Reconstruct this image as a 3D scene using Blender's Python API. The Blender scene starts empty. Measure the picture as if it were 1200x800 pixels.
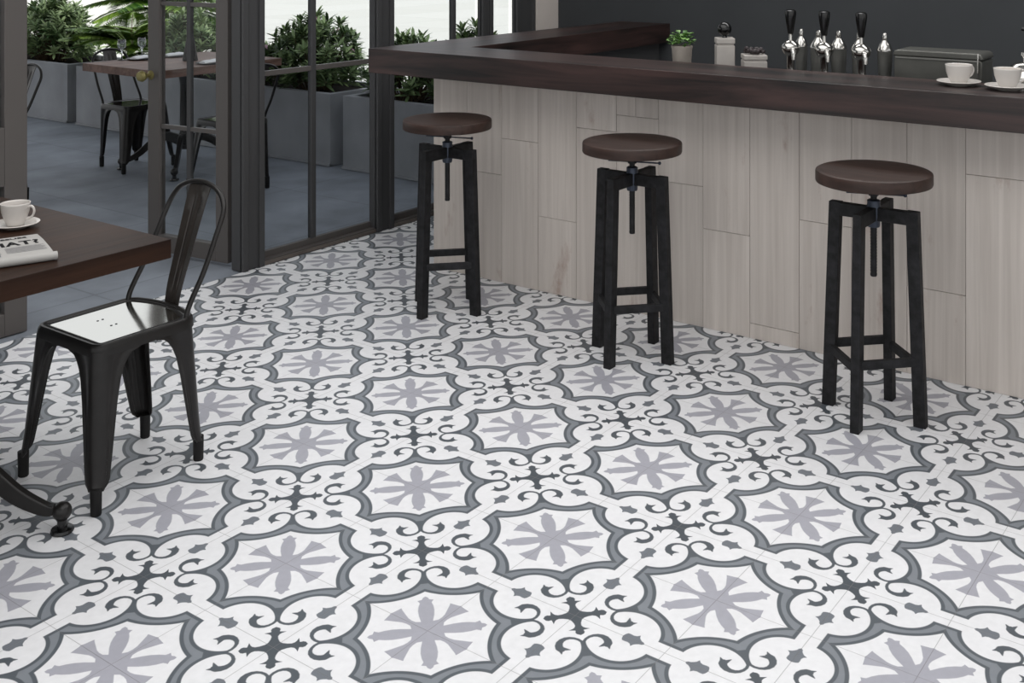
import bpy, bmesh, math, random
import numpy as np
from mathutils import Vector, Matrix
C = bpy.context.scene
COL = C.collection
random.seed(7)
PI = math.pi

# ------------------------------------------------------------------ camera
CAM = (-1.774, -1.629, 1.47); YAW = 0.61095
cd = bpy.data.cameras.new('camera'); cam = bpy.data.objects.new('camera', cd); COL.objects.link(cam)
cam.location = CAM
cam.rotation_euler = (PI/2, 0, YAW - PI/2)
cd.sensor_fit = 'HORIZONTAL'; cd.sensor_width = 36
cd.lens = 1310.5/1200*36
cd.shift_x = (600-675.05)/1200
cd.shift_y = (-67.8-400)/1200
cd.clip_start = .05; cd.clip_end = 200
C.camera = cam
# ------------------------------------------------------------------ light
w = bpy.data.worlds.new('world'); C.world = w; w.use_nodes = True
nt = w.node_tree; bgn = nt.nodes['Background']
tc = nt.nodes.new('ShaderNodeTexCoord'); sp = nt.nodes.new('ShaderNodeSeparateXYZ'); rp = nt.nodes.new('ShaderNodeValToRGB')
nt.links.new(tc.outputs['Generated'], sp.inputs[0]); nt.links.new(sp.outputs['Z'], rp.inputs[0]); nt.links.new(rp.outputs[0], bgn.inputs[0])
rp.color_ramp.elements[0].position = 0.0; rp.color_ramp.elements[0].color = (1.0, 1.0, .99, 1)
rp.color_ramp.elements[1].position = .6; rp.color_ramp.elements[1].color = (.90, .94, 1.0, 1)
bgn.inputs[1].default_value = 1.0
def area(name, loc, size, power, rot=(0, 0, 0), col=(1, 1, 1)):
    l = bpy.data.lights.new(name, 'AREA'); l.shape = 'RECTANGLE'; l.size = size[0]; l.size_y = size[1]; l.energy = power; l.color = col
    o = bpy.data.objects.new(name, l); o.location = loc; o.rotation_euler = rot; COL.objects.link(o)
    return o
area('overhead_fill', (-.1, .1, 2.72), (3.4, 4.2), 86, (0, 0, 0), (1, .99, .98))  # unseen fill added overhead to brighten the floor
area('window_daylight', (-3.2, -2.6, 1.75), (3.2, 1.7), 7, (math.radians(78), 0, math.radians(-52)), (.96, .98, 1))
area('bar_fill', (2.75, -.2, 2.72), (.5, 3.4), 38, (0, 0, 0), (1, .99, .98))  # added fill that lifts the worktop and the items behind it
sl_ = bpy.data.lights.new('sun', 'SUN'); sl_.energy = 1.7; sl_.angle = math.radians(3); sl_.color = (1, .98, .94)
so = bpy.data.objects.new('sun', sl_); COL.objects.link(so); so.location = (0, 0, 8)
so.rotation_euler = Vector((.30, .22, -.93)).to_track_quat('-Z', 'Y').to_euler()
C.view_settings.view_transform = 'Standard'; C.view_settings.look = 'None'
C.view_settings.gamma = 1; C.view_settings.exposure = 0; C.view_settings.use_curve_mapping = False

# ------------------------------------------------------------------ materials
def lin(c): return tuple(((x/255)/12.92 if x/255 <= .04045 else ((x/255+.055)/1.055)**2.4) for x in c)
def mat(name, rgb, rough=.5, metal=0, spec=.5, noise=None, bump=0, bscale=60, rvar=0):
    m = bpy.data.materials.new(name); m.use_nodes = True; n = m.node_tree.nodes; L = m.node_tree.links; b = n['Principled BSDF']
    c = lin(rgb)
    b.inputs['Base Color'].default_value = (*c, 1); b.inputs['Roughness'].default_value = rough; b.inputs['Metallic'].default_value = metal
    b.inputs['Specular IOR Level'].default_value = spec
    t = n.new('ShaderNodeTexCoord')
    if noise:
        sc, amt = noise
        x = n.new('ShaderNodeTexNoise'); x.inputs['Scale'].default_value = sc; x.inputs['Detail'].default_value = 6; L.new(t.outputs['Object'], x.inputs['Vector'])
        r = n.new('ShaderNodeValToRGB'); r.color_ramp.elements[0].position = .3; r.color_ramp.elements[1].position = .7
        r.color_ramp.elements[0].color = (*[v*(1-amt) for v in c], 1); r.color_ramp.elements[1].color = (*[v*(1+amt) for v in c], 1)
        L.new(x.outputs['Fac'], r.inputs[0]); L.new(r.outputs[0], b.inputs['Base Color'])
    if bump:
        x = n.new('ShaderNodeTexNoise'); x.inputs['Scale'].default_value = bscale; x.inputs['Detail'].default_value = 5; L.new(t.outputs['Object'], x.inputs['Vector'])
        u = n.new('ShaderNodeBump'); u.inputs['Strength'].default_value = bump; u.inputs['Distance'].default_value = .004; L.new(x.outputs['Fac'], u.inputs['Height']); L.new(u.outputs[0], b.inputs['Normal'])
    return m
def wood(name, dark, light, axis, rough=.45, scale=1.0, streak=30, spec=.5, tint=False, contrast=(.35, .68), knots=None, lf=.55):
    """grain stretched along one object axis"""
    m = bpy.data.materials.new(name); m.use_nodes = True; n = m.node_tree.nodes; L = m.node_tree.links; b = n['Principled BSDF']
    t = n.new('ShaderNodeTexCoord'); vec = t.outputs['Object']
    if tint:
        at = n.new('ShaderNodeAttribute'); at.attribute_name = 'tint'
        ad = n.new('ShaderNodeVectorMath'); ad.operation = 'MULTIPLY_ADD'; ad.inputs[1].default_value = (9, 9, 9)
        L.new(at.outputs['Color'], ad.inputs[0]); L.new(vec, ad.inputs[2]); vec = ad.outputs[0]
    mp = n.new('ShaderNodeMapping'); s = [streak*scale]*3; s[axis] = 1.6*scale; mp.inputs['Scale'].default_value = s
    L.new(vec, mp.inputs['Vector'])
    x = n.new('ShaderNodeTexNoise'); x.inputs['Scale'].default_value = 1; x.inputs['Detail'].default_value = 8; x.inputs['Roughness'].default_value = .62; x.inputs['Distortion'].default_value = .6
    L.new(mp.outputs[0], x.inputs['Vector'])
    mp2 = n.new('ShaderNodeMapping'); s = [5*scale]*3; s[axis] = 1.0*scale; mp2.inputs['Scale'].default_value = s; L.new(vec, mp2.inputs['Vector'])
    y = n.new('ShaderNodeTexNoise'); y.inputs['Scale'].default_value = 1; y.inputs['Detail'].default_value = 3; L.new(mp2.outputs[0], y.inputs['Vector'])
    mx = n.new('ShaderNodeMath'); mx.operation = 'MULTIPLY_ADD'; mx.inputs[1].default_value = lf; L.new(x.outputs['Fac'], mx.inputs[0])
    m3 = n.new('ShaderNodeMath'); m3.operation = 'MULTIPLY'; m3.inputs[1].default_value = 1-lf; L.new(y.outputs['Fac'], m3.inputs[0]); L.new(m3.outputs[0], mx.inputs[2])
    r = n.new('ShaderNodeValToRGB'); r.color_ramp.elements[0].position = contrast[0]; r.color_ramp.elements[1].position = contrast[1]
    r.color_ramp.elements[0].color = (*lin(dark), 1); r.color_ramp.elements[1].color = (*lin(light), 1)
    L.new(mx.outputs[0], r.inputs[0]); out = r.outputs[0]
    if knots:
        mp4 = n.new('ShaderNodeMapping'); s = [3.2]*3; s[axis] = 1.1; mp4.inputs['Scale'].default_value = s; L.new(vec, mp4.inputs['Vector'])
        v = n.new('ShaderNodeTexNoise'); v.inputs['Scale'].default_value = 2.2; v.inputs['Detail'].default_value = 9; v.inputs['Roughness'].default_value = .7; L.new(mp4.outputs[0], v.inputs['Vector'])
        r2 = n.new('ShaderNodeValToRGB'); r2.color_ramp.elements[0].position = .60; r2.color_ramp.elements[1].position = .72
        r2.color_ramp.elements[0].color = (0, 0, 0, 1); r2.color_ramp.elements[1].color = (1, 1, 1, 1); L.new(v.outputs['Fac'], r2.inputs[0])
        mi = n.new('ShaderNodeMix'); mi.data_type = 'RGBA'; mi.inputs[7].default_value = (*lin(knots), 1)
        mm = n.new('ShaderNodeMath'); mm.operation = 'MULTIPLY'; mm.inputs[1].default_value = .6; L.new(r2.outputs[0], mm.inputs[0])
        L.new(mm.outputs[0], mi.inputs[0]); L.new(out, mi.inputs[6]); out = mi.outputs[2]
    if tint:
        sx = n.new('ShaderNodeSeparateColor'); L.new(at.outputs['Color'], sx.inputs[0])
        ma = n.new('ShaderNodeMath'); ma.operation = 'MULTIPLY_ADD'; ma.inputs[1].default_value = .12; ma.inputs[2].default_value = .94; L.new(sx.outputs[1], ma.inputs[0])
        vm = n.new('ShaderNodeVectorMath'); vm.operation = 'SCALE'; L.new(out, vm.inputs[0]); L.new(ma.outputs[0], vm.inputs['Scale']); out = vm.outputs[0]
    L.new(out, b.inputs['Base Color'])
    b.inputs['Roughness'].default_value = rough; b.inputs['Specular IOR Level'].default_value = spec
    bu = n.new('ShaderNodeBump'); bu.inputs['Strength'].default_value = .25; bu.inputs['Distance'].default_value = .003; L.new(x.outputs['Fac'], bu.inputs['Height']); L.new(bu.outputs[0], b.inputs['Normal'])
    return m
def glass(name, tint, refl=.06):
    m = bpy.data.materials.new(name); m.use_nodes = True; n = m.node_tree.nodes; L = m.node_tree.links
    n.remove(n['Principled BSDF']); o = n['Material Output']
    t = n.new('ShaderNodeBsdfTransparent'); t.inputs[0].default_value = (*tint, 1)
    g = n.new('ShaderNodeBsdfGlossy'); g.inputs['Roughness'].default_value = .02; g.inputs[0].default_value = (1, 1, 1, 1)
    f = n.new('ShaderNodeFresnel'); f.inputs[0].default_value = 1.14
    mx = n.new('ShaderNodeMixShader'); L.new(f.outputs[0], mx.inputs[0]); L.new(t.outputs[0], mx.inputs[1]); L.new(g.outputs[0], mx.inputs[2]); L.new(mx.outputs[0], o.inputs[0])
    return m

M = dict(
    frame=mat('painted_frame', (84, 80, 78), .45, 0, .35, bump=.05),
    frame_rubber=mat('black_rubber', (22, 21, 21), .6, 0, .3),
    frame_dark=mat('painted_frame_shaded', (64, 64, 65), .5, 0, .3),  # darker copy of the frame colour, shade held in the base
    sill=mat('threshold_metal', (112, 104, 98), .4, .3, .4),
    backwall=mat('charcoal_wall', (62, 64, 66), .8, 0, .15, noise=(2.2, .07), bump=.1, bscale=14),
    palewall=mat('pale_plaster', (196, 188, 182), .85, 0, .1, noise=(6, .05)),
    ceil=mat('ceiling_paint', (205, 205, 203), .9, 0, .1),
    blackmetal=mat('black_steel', (24, 24, 26), .6, 0, .3, noise=(38, .8), bump=.15, bscale=90),
    nutmetal=mat('blued_steel', (62, 68, 80), .4, .6, .5),
    chair=mat('gunmetal', (30, 28, 27), .32, .15, .4, noise=(30, .15)),
    splat=mat('sheen_gunmetal', (46, 42, 39), .34, .1, .4, noise=(14, .3)),  # lighter than the chair metal to imitate reflections on the splat
    machine=mat('dull_steel', (92, 92, 88), .38, .5, .5, noise=(12, .12)),
    seatmetal=mat('reflection_gunmetal', (222, 222, 216), .10, 1, .5),  # near-white base imitates the bright outdoor reflection on the dark seat
    chrome=mat('chrome', (190, 188, 184), .16, 1, .5),
    steel=mat('brushed_steel', (128, 128, 124), .32, .6, .5, noise=(12, .1)),
    blackplastic=mat('black_gloss', (10, 10, 11), .18, 0, .5),
    china=mat('white_china', (202, 197, 192), .22, 0, .5),
    coffee=mat('coffee', (88, 56, 32), .3),
    foam=mat('coffee_foam', (170, 130, 92), .6),
    ceramic=mat('stone_ceramic', (168, 163, 158), .6, 0, .3, noise=(30, .05)),
    potclay=mat('pot_clay', (158, 150, 142), .7, 0, .2, noise=(20, .12)),
    paper=mat('newsprint', (166, 164, 161), .85, 0, .1),
    ink=mat('ink', (28, 28, 30), .8, 0, .1),
    greyink=mat('grey_ink', (118, 118, 121), .85, 0, .1),
    napkin=mat('white_napkin', (235, 236, 238), .8, 0, .1),
    darkplate=mat('slate_plate', (38, 38, 42), .5),
    brass=mat('brass', (128, 120, 76), .45, .5),
    slate=mat('slate_patio', (133, 139, 148), .7, 0, .3, noise=(3.0, .22), bump=.3, bscale=9),
    paving=mat('pale_paving', (236, 233, 226), .9, 0, .1, noise=(.8, .04)),
    concrete=mat('planter_concrete', (148, 150, 154), .8, 0, .2, noise=(3.5, .14), bump=.2, bscale=30),
    soil=mat('soil', (40, 34, 28), .95, 0, .1, noise=(40, .4)),
    bark=mat('bark', (98, 84, 66), .9, 0, .1, noise=(40, .3)),
    trunk=mat('pale_trunk', (170, 172, 158), .9, 0, .1, noise=(30, .2)),
    petal=mat('pink_petal', (196, 162, 176), .7, 0, .2, noise=(60, .2)),
    darkfruit=mat('dark_pod', (44, 36, 38), .4, 0, .4, noise=(80, .3)),
    glassdoor=glass('door_glass', (.95, .96, .96)),
    glasswin=glass('window_glass', (.90, .91, .92)),
    benchwood=wood('bench_wood', (70, 40, 36), (112, 72, 62), 0, .6),
    barY=wood('bar_walnut_y', (9, 5, 4), (60, 42, 39), 1, .42, .8, 22, .55, contrast=(.40, .62), lf=.72),
    barX=wood('bar_walnut_x', (9, 5, 4), (60, 42, 39), 0, .42, .8, 22, .55, contrast=(.40, .62), lf=.72),
    tableY=wood('table_walnut', (24, 14, 10), (58, 38, 27), 0, .42, 1, 30, .12),
    patiotable=wood('patio_table_wood', (70, 48, 40), (134, 104, 92), 0, .55, 1, 26, .4),
    seatwood=wood('stool_walnut', (30, 19, 14), (62, 43, 36), 1, .5, 1.2, 30, .4),
    plank=wood('whitewashed_plank', (176, 167, 160), (211, 203, 196), 2, .7, .6, 60, .2, tint=True, contrast=(.22, .74), knots=(146, 118, 106), lf=.8),
)
def leafmat(name, a, b, sc=18):
    m = bpy.data.materials.new(name); m.use_nodes = True; n = m.node_tree.nodes; L = m.node_tree.links; p = n['Principled BSDF']
    at = n.new('ShaderNodeAttribute'); at.attribute_name = 'tint'
    r = n.new('ShaderNodeMix'); r.data_type = 'RGBA'; r.inputs[6].default_value = (*lin(a), 1); r.inputs[7].default_value = (*lin(b), 1)
    sx = n.new('ShaderNodeSeparateColor'); L.new(at.outputs['Color'], sx.inputs[0]); L.new(sx.outputs[0], r.inputs[0]); L.new(r.outputs[2], p.inputs['Base Color'])
    p.inputs['Roughness'].default_value = .45; p.inputs['Specular IOR Level'].default_value = .4
    return m
M['leaf'] = leafmat('shrub_leaf', (52, 82, 40), (176, 196, 144))
M['leaf2'] = leafmat('shrub_leaf_dark', (50, 74, 42), (150, 172, 120))
M['palm'] = leafmat('palm_leaf', (44, 86, 18), (160, 192, 84))
M['herb'] = leafmat('herb_leaf', (52, 92, 34), (140, 180, 104))

# ---- the patterned cement tile: signed shapes in the folded octant of one medallion
U = 0.4521154654
def tile_material():
    m = bpy.data.materials.new('patterned_cement_tile'); m.use_nodes = True; T = m.node_tree; n = T.nodes; L = T.links; B = n['Principled BSDF']
    class V:
        def __init__(s, k): s.k = k
        def __add__(a, b): return op('ADD', a, b)
        def __sub__(a, b): return op('SUBTRACT', a, b)
        def __rsub__(a, b): return op('SUBTRACT', b, a)
        def __mul__(a, b): return op('MULTIPLY', a, b)
        __radd__ = __add__; __rmul__ = __mul__
    def op(o, *a, clamp=False):
        q = n.new('ShaderNodeMath'); q.operation = o; q.use_clamp = clamp
        for i, v in enumerate(a):
            if isinstance(v, V): L.new(v.k, q.inputs[i])
            else: q.inputs[i].default_value = v
        return V(q.outputs[0])
    def mn(a, b): return op('MINIMUM', a, b)
    def mxm(a, b): return op('MAXIMUM', a, b)
    def sq(a, b): return op('SQRT', a*a + b*b)
    def inside(d, e=.0022):      # 1 where d<0
        return op('MULTIPLY_ADD', d, -1/(2*e), .5, clamp=True)
    def ramp(x, pts, top):       # piecewise-linear profile of x in 0..top, values/0.1
        r = n.new('ShaderNodeValToRGB'); cr = r.color_ramp
        L.new((x*(1/top)).k, r.inputs[0])
        cr.elements[1].position = 1; cr.elements[0].position = 0
        cr.elements[0].color = (pts[0][1]*10,)*3 + (1,); cr.elements[1].color = (pts[-1][1]*10,)*3 + (1,)
        for p, v in pts[1:-1]:
            e = cr.elements.new(p/top); e.color = (v*10,)*3 + (1,)
        s = n.new('ShaderNodeSeparateColor'); L.new(r.outputs[0], s.inputs[0])
        return V(s.outputs[0])*.1
    t = n.new('ShaderNodeTexCoord'); s = n.new('ShaderNodeSeparateXYZ'); L.new(t.outputs['Object'], s.inputs[0])
    def fold(k):
        f = op('FRACT', V(s.outputs[k])*(1/U) + 100.5)
        return op('ABSOLUTE', f - .5)
    p, q = fold(0), fold(1)
    a, b = mxm(p, q), mn(p, q)
    R2 = 1/math.sqrt(2)
    td, pd = (a+b)*R2, (a-b)*R2         # along / across the diagonal
    # ring between two arcs
    do = sq(a - .466, b - .224) - .1585   # <0 inside the white scroll disc
    def circ(p1, p2, p3):
        (ax, ay), (bx, by), (cx, cy) = p1, p2, p3
        d = 2*(ax*(by-cy)+bx*(cy-ay)+cx*(ay-by))
        ux = ((ax*ax+ay*ay)*(by-cy)+(bx*bx+by*by)*(cy-ay)+(cx*cx+cy*cy)*(ay-by))/d
        uy = ((ax*ax+ay*ay)*(cx-bx)+(bx*bx+by*by)*(ax-cx)+(cx*cx+cy*cy)*(bx-ax))/d
        return ux, uy, math.hypot(ax-ux, ay-uy)
    ix, iy, ir = circ((.382, .0), (.298, .080), (.230, .230))
    di = sq(a - ix, b - iy) - ir         # <0 outside the inner star
    ring_d = mxm(mxm(do*-1, di), mxm(a - .446, td - .50))
    edge = mxm(mxm(do*-1, di), a - .446)
    ring = inside(ring_d)
    core = inside(mxm(edge + .0195, td - .395))
    # scroll: tapered capsules
    sc = [(.340, .340, .009), (.358, .351, .0078), (.380, .3545, .0076), (.402, .3505, .0080), (.421, .3395, .0092), (.434, .323, .0112), (.4395, .302, .0138), (.437, .282, .0165), (.427, .264, .0185), (.414, .252, .0195), (.403, .250, .0195)]
    D = None
    def cap(x0, y0, r0, x1, y1, r1):
        dx, dy = x1-x0, y1-y0; l2 = dx*dx+dy*dy
        ux, uy = a - x0, b - y0
        h = op('MULTIPLY', ux*dx + uy*dy, 1/l2, clamp=True)
        return sq(ux - h*dx, uy - h*dy) - (h*(r1-r0) + r0)
    segs = [(*sc[i], *sc[i+1]) for i in range(len(sc)-1)] + [(.408, .250, .016, .382, .224, .0025), (.400, .256, .014, .368, .271, .0025)]
    for g in segs:
        c = cap(*g); D = c if D is None else mn(D, c)
    scroll = inside(D)
    # cross at (.5,.5)
    tc_ = .7071 - td
    w_ = ramp(tc_, [(0, .07), (.022, .040), (.040, .0255), (.062, .0175), (.082, .0150), (.096, .021), (.104, .031), (.113, .052), (.118, .020), (.124, .020), (.134, .0225), (.146, .0175), (.156, 0), (.2, 0)], .2)
    cross = inside(mxm(pd - w_, tc_ - .157))
    # flower: petals on the diagonal and on the axis
    wd = ramp(td, [(0, .03), (.06, .028), (.085, .030), (.125, .037), (.165, .0395), (.2, .036), (.228, .029), (.240, .034), (.250, .040), (.256, .018), (.272, .012), (.282, 0), (.4, 0)], .4)
    wa = ramp(a, [(0, .04), (.07, .036), (.095, .018), (.12, .0165), (.145, .021), (.168, .031), (.195, .043), (.215, .052), (.228, .060), (.237, .010), (.243, 0), (.3, 0)], .3)
    flower = mxm(inside(mxm(pd - wd, td - .281)), inside(mxm(b - wa, a - .240)))
    # small fleur on the tile edge
    wf = ramp(b, [(0, 0), (.108, 0), (.118, .010), (.130, .013), (.142, .022), (.150, .030), (.157, .047), (.168, .034), (.182, .029), (.200, .031), (.213, .030), (.220, .020), (.226, 0), (.3, 0)], .3)
    fleur = inside(mxm((.5 - a) - wf, mxm(b - .225, .11 - b)))
    grout = mxm(inside(b - .0016, .0008), inside((.5 - a) - .0016, .0008))
    # worn cement colour
    nz = n.new('ShaderNodeTexNoise'); nz.inputs['Scale'].default_value = 55; nz.inputs['Detail'].default_value = 6; L.new(t.outputs['Object'], nz.inputs['Vector'])
    nz2 = n.new('ShaderNodeTexNoise'); nz2.inputs['Scale'].default_value = 9; nz2.inputs['Detail'].default_value = 4; L.new(t.outputs['Object'], nz2.inputs['Vector'])
    def mixc(f, base, rgb):
        q = n.new('ShaderNodeMix'); q.data_type = 'RGBA'; L.new(f.k, q.inputs[0])
        if isinstance(base, tuple): q.inputs[6].default_value = (*lin(base), 1)
        else: L.new(base, q.inputs[6])
        q.inputs[7].default_value = (*lin(rgb), 1); return q.outputs[2]
    c = mixc(flower, (230, 230, 232), (166, 166, 175))
    c = mixc(fleur, c, (112, 117, 124))
    c = mixc(ring, c, (86, 92, 98))
    c = mixc(core, c, (128, 133, 139))
    c = mixc(scroll, c, (82, 88, 94))
    c = mixc(cross, c, (76, 82, 88))
    c = mixc(grout*.55, c, (120, 118, 118))
    k = n.new('ShaderNodeMath'); k.operation = 'MULTIPLY_ADD'; k.inputs[1].default_value = .16; k.inputs[2].default_value = .92; L.new(nz.outputs['Fac'], k.inputs[0])
    k2 = n.new('ShaderNodeMath'); k2.operation = 'MULTIPLY_ADD'; k2.inputs[1].default_value = .10; L.new(nz2.outputs['Fac'], k2.inputs[0]); 
    k2.inputs[2].default_value = .95
    k3 = op('MULTIPLY', V(k.outputs[0]), V(k2.outputs[0]))
    vm = n.new('ShaderNodeVectorMath'); vm.operation = 'SCALE'; L.new(c, vm.inputs[0]); L.new(k3.k, vm.inputs['Scale']); L.new(vm.outputs[0], B.inputs['Base Color'])
    B.inputs['Roughness'].default_value = .38; B.inputs['Specular IOR Level'].default_value = .4
    bu = n.new('ShaderNodeBump'); bu.inputs['Strength'].default_value = .5; bu.inputs['Distance'].default_value = .001
    inv = op('SUBTRACT', 1.0, grout); L.new(inv.k, bu.inputs['Height']); L.new(bu.outputs[0], B.inputs['Normal'])
    return m

# ------------------------------------------------------------------ builders
def obj(name, bm, m, parent=None, smooth=False, bevel=0, seg=2, loc=None):
    me = bpy.data.meshes.new(name)
    bmesh.ops.recalc_face_normals(bm, faces=bm.faces[:])
    bm.to_mesh(me); bm.free()
    for x in (m if isinstance(m, (list, tuple)) else [m]): me.materials.append(x)
    o = bpy.data.objects.new(name, me); COL.objects.link(o)
    if parent: o.parent = parent
    if loc: o.location = loc
    if smooth:
        for f in me.polygons: f.use_smooth = True
        if smooth != 'all':
            e = me.edges; 
            me.set_sharp_from_angle(angle=math.radians(38))
    if bevel:
        md = o.modifiers.new('bevel', 'BEVEL'); md.width = bevel; md.segments = seg; md.limit_method = 'ANGLE'; md.angle_limit = math.radians(40)
    return o
def thing(name, label, cat, loc=(0, 0, 0), rz=0, group=None):
    o = bpy.data.objects.new(name, None); COL.objects.link(o); o.location = loc; o.rotation_euler = (0, 0, rz); o.empty_display_size = .1
    return tag(o, label, cat, group)
def tag(o, label, cat, group=None, kind=None):
    o['label'] = label; o['category'] = cat
    if group: o['group'] = group
    if kind: o['kind'] = kind
    return o
def struct(o, label=None, cat=None):
    o['kind'] = 'structure'
    if label: o['label'] = label
    if cat: o['category'] = cat
    return o
def dup(root, loc=None, rz=None, label=None, group=None):
    def cp(o, par):
        c = o.copy(); COL.objects.link(c); c.parent = par
        for ch in o.children: cp(ch, c)
        return c
    kids = list(root.children)
    r = root.copy(); COL.objects.link(r)
    for k in kids: cp(k, r)
    if loc: r.location = loc
    if rz is not None: r.rotation_euler = (0, 0, rz)
    if label: r['label'] = label
    if group: r['group'] = group
    return r
def box(bm, x0, x1, y0, y1, z0, z1, mi=0):
    v = [bm.verts.new(p) for p in ((x0, y0, z0), (x1, y0, z0), (x1, y1, z0), (x0, y1, z0), (x0, y0, z1), (x1, y0, z1), (x1, y1, z1), (x0, y1, z1))]
    fs = []
    for f in ((0, 3, 2, 1), (4, 5, 6, 7), (0, 1, 5, 4), (1, 2, 6, 5), (2, 3, 7, 6), (3, 0, 4, 7)):
        q = bm.faces.new([v[i] for i in f]); q.material_index = mi; fs.append(q)
    return fs
def bx(*a):
    bm = bmesh.new(); box(bm, *a); return bm
def prism(bm, pts, z0, z1, mi=0):
    a = [bm.verts.new((x, y, z0)) for x, y in pts]; b = [bm.verts.new((x, y, z1)) for x, y in pts]
    n = len(pts)
    bm.faces.new(a[::-1]).material_index = mi; bm.faces.new(b).material_index = mi
    for i in range(n): bm.faces.new((a[i], a[(i+1) % n], b[(i+1) % n], b[i])).material_index = mi
def lathe(bm, prof, seg=32, c=(0, 0, 0), mi=0, axis='Z', closed=False):
    rings = []
    for r, z in prof:
        if r < 1e-6:
            rings.append([bm.verts.new(xf((0, 0, z), c, axis))]); continue
        rings.append([bm.verts.new(xf((r*math.cos(2*PI*i/seg), r*math.sin(2*PI*i/seg), z), c, axis)) for i in range(seg)])
    for A, Bq in zip(rings, rings[1:]):
        for i in range(seg):
            j = (i+1) % seg
            if len(A) == 1 and len(Bq) == 1: continue
            if len(A) == 1: f = bm.faces.new((A[0], Bq[j], Bq[i]))
            elif len(Bq) == 1: f = bm.faces.new((A[i], A[j], Bq[0]))
            else: f = bm.faces.new((A[i], A[j], Bq[j], Bq[i]))
            f.material_index = mi
def xf(p, c, axis):
    x, y, z = p
    if axis == 'X': x, y, z = z, x, y
    if axis == 'Y': x, y, z = y, z, x
    return (x+c[0], y+c[1], z+c[2])
def tube(bm, pts, r, seg=10, mi=0, flat=None, up=(0, 0, 1), closed=False, caps=True):
    """sweep; r scalar or list; flat=(w,h) sweeps a rectangle instead (w across, h along up)"""
    P = [Vector(p) for p in pts]; rings = []; n = len(P)
    prev = None
    for i, p in enumerate(P):
        if closed: t = (P[(i+1) % n]-P[(i-1) % n]).normalized()
        else: t = ((P[i+1]-P[i] if i < n-1 else P[i]-P[i-1]).normalized() + (P[i]-P[i-1] if i > 0 else P[i+1]-P[i]).normalized()).normalized()
        if prev is None:
            u = Vector(up); u = (u - t*u.dot(t))
            if u.length < 1e-3: u = Vector((1, 0, 0)) - t*t.x
            u.normalize()
        else: u = (prev - t*prev.dot(t)).normalized()
        prev = u; s = t.cross(u)
        if flat:
            f = flat[i] if isinstance(flat, list) else flat
            a, b = f[0]/2, f[1]/2
            rings.append([bm.verts.new(p + s*x + u*y) for x, y in ((-a, -b), (a, -b), (a, b), (-a, b))])
        else:
            rr = r[i] if isinstance(r, (list, tuple)) else r
            rings.append([bm.verts.new(p + (s*math.cos(2*PI*k/seg) + u*math.sin(2*PI*k/seg))*rr) for k in range(seg)])
    m = len(rings[0])
    pr = list(zip(rings, rings[1:])) + ([(rings[-1], rings[0])] if closed else [])
    for A, B_ in pr:
        for k in range(m): bm.faces.new((A[k], A[(k+1) % m], B_[(k+1) % m], B_[k])).material_index = mi
    if caps and not closed:
        bm.faces.new(rings[0][::-1]).material_index = mi; bm.faces.new(rings[-1]).material_index = mi
def smooth_path(pts, n=6):
    P = [Vector(p) for p in pts]; out = []
    for i in range(len(P)-1):
        p0 = P[max(i-1, 0)]; p1 = P[i]; p2 = P[i+1]; p3 = P[min(i+2, len(P)-1)]
        for k in range(n):
            t = k/n
            out.append(.5*((2*p1)+(-p0+p2)*t+(2*p0-5*p1+4*p2-p3)*t*t+(-p0+3*p1-3*p2+p3)*t**3))
    out.append(P[-1]); return out
def sphere(bm, c, r, seg=16, mi=0, sz=1.0):
    pr = [(r*math.sin(PI*i/seg) if 0 < i < seg else 0, -r*sz*math.cos(PI*i/seg)) for i in range(seg+1)]
    lathe(bm, pr, seg*2 if seg < 16 else 24, c, mi)
def settint(o, fn):
    me = o.data; at = me.color_attributes.new('tint', 'FLOAT_COLOR', 'CORNER')
    for p in me.polygons:
        c = fn(p)
        for li in p.loop_indices: at.data[li].color = (*c, 1)

# ------------------------------------------------------------------ room shell
XB = 3.83            # back wall plane
YF = 2.45            # facade inner plane
fl = obj('floor', bx(-4.5, XB, -4.5, YF-.005, -.05, 0), tile_material()); struct(fl)
struct(obj('wall_back', bx(XB, XB+.15, -4.5, YF+.12, -.05, 2.8), M['backwall']))
struct(obj('ceiling', bx(-4.5, XB+.15, -4.5, YF+.12, 2.8, 2.9), M['ceil']))
struct(obj('trim_canopy', bx(-4.5, 2.8, YF+.12, 9.5, 2.82, 2.95), M['ceil']), 'unseen canopy added to shade the patio', 'canopy')  # unseen roof added to keep the sun off the slate
struct(obj('wall_left', bx(-4.5, -.35, YF, YF+.12, -.05, 2.8), M['backwall']))
struct(obj('wall_corner', bx(3.61, XB, YF-.02, YF+.14, 0, 2.8), M['palewall']))
# posts of the glazed front
def post(i, x0, x1, y0=YF, y1=YF+.1, ribs=True, m='frame_dark'):
    bm = bmesh.new(); box(bm, x0, x1, y0, y1, 0, 2.8)
    if ribs:
        w_ = x1-x0
        box(bm, x0, x0+.03, y0-.012, y0+.01, 0, 2.8); box(bm, x1-.028, x1, y0-.012, y0+.01, 0, 2.8)
        pass
    return struct(obj('trim_%d' % i, bm, M[m], bevel=.002))
post(1, 1.452, 1.573, YF, YF+.07)
post(2, 2.286, 2.405, YF, YF+.05)
post(3, 3.115, 3.21, YF, YF+.03)
post(4, 3.43, 3.61, YF, YF+.03)
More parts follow.
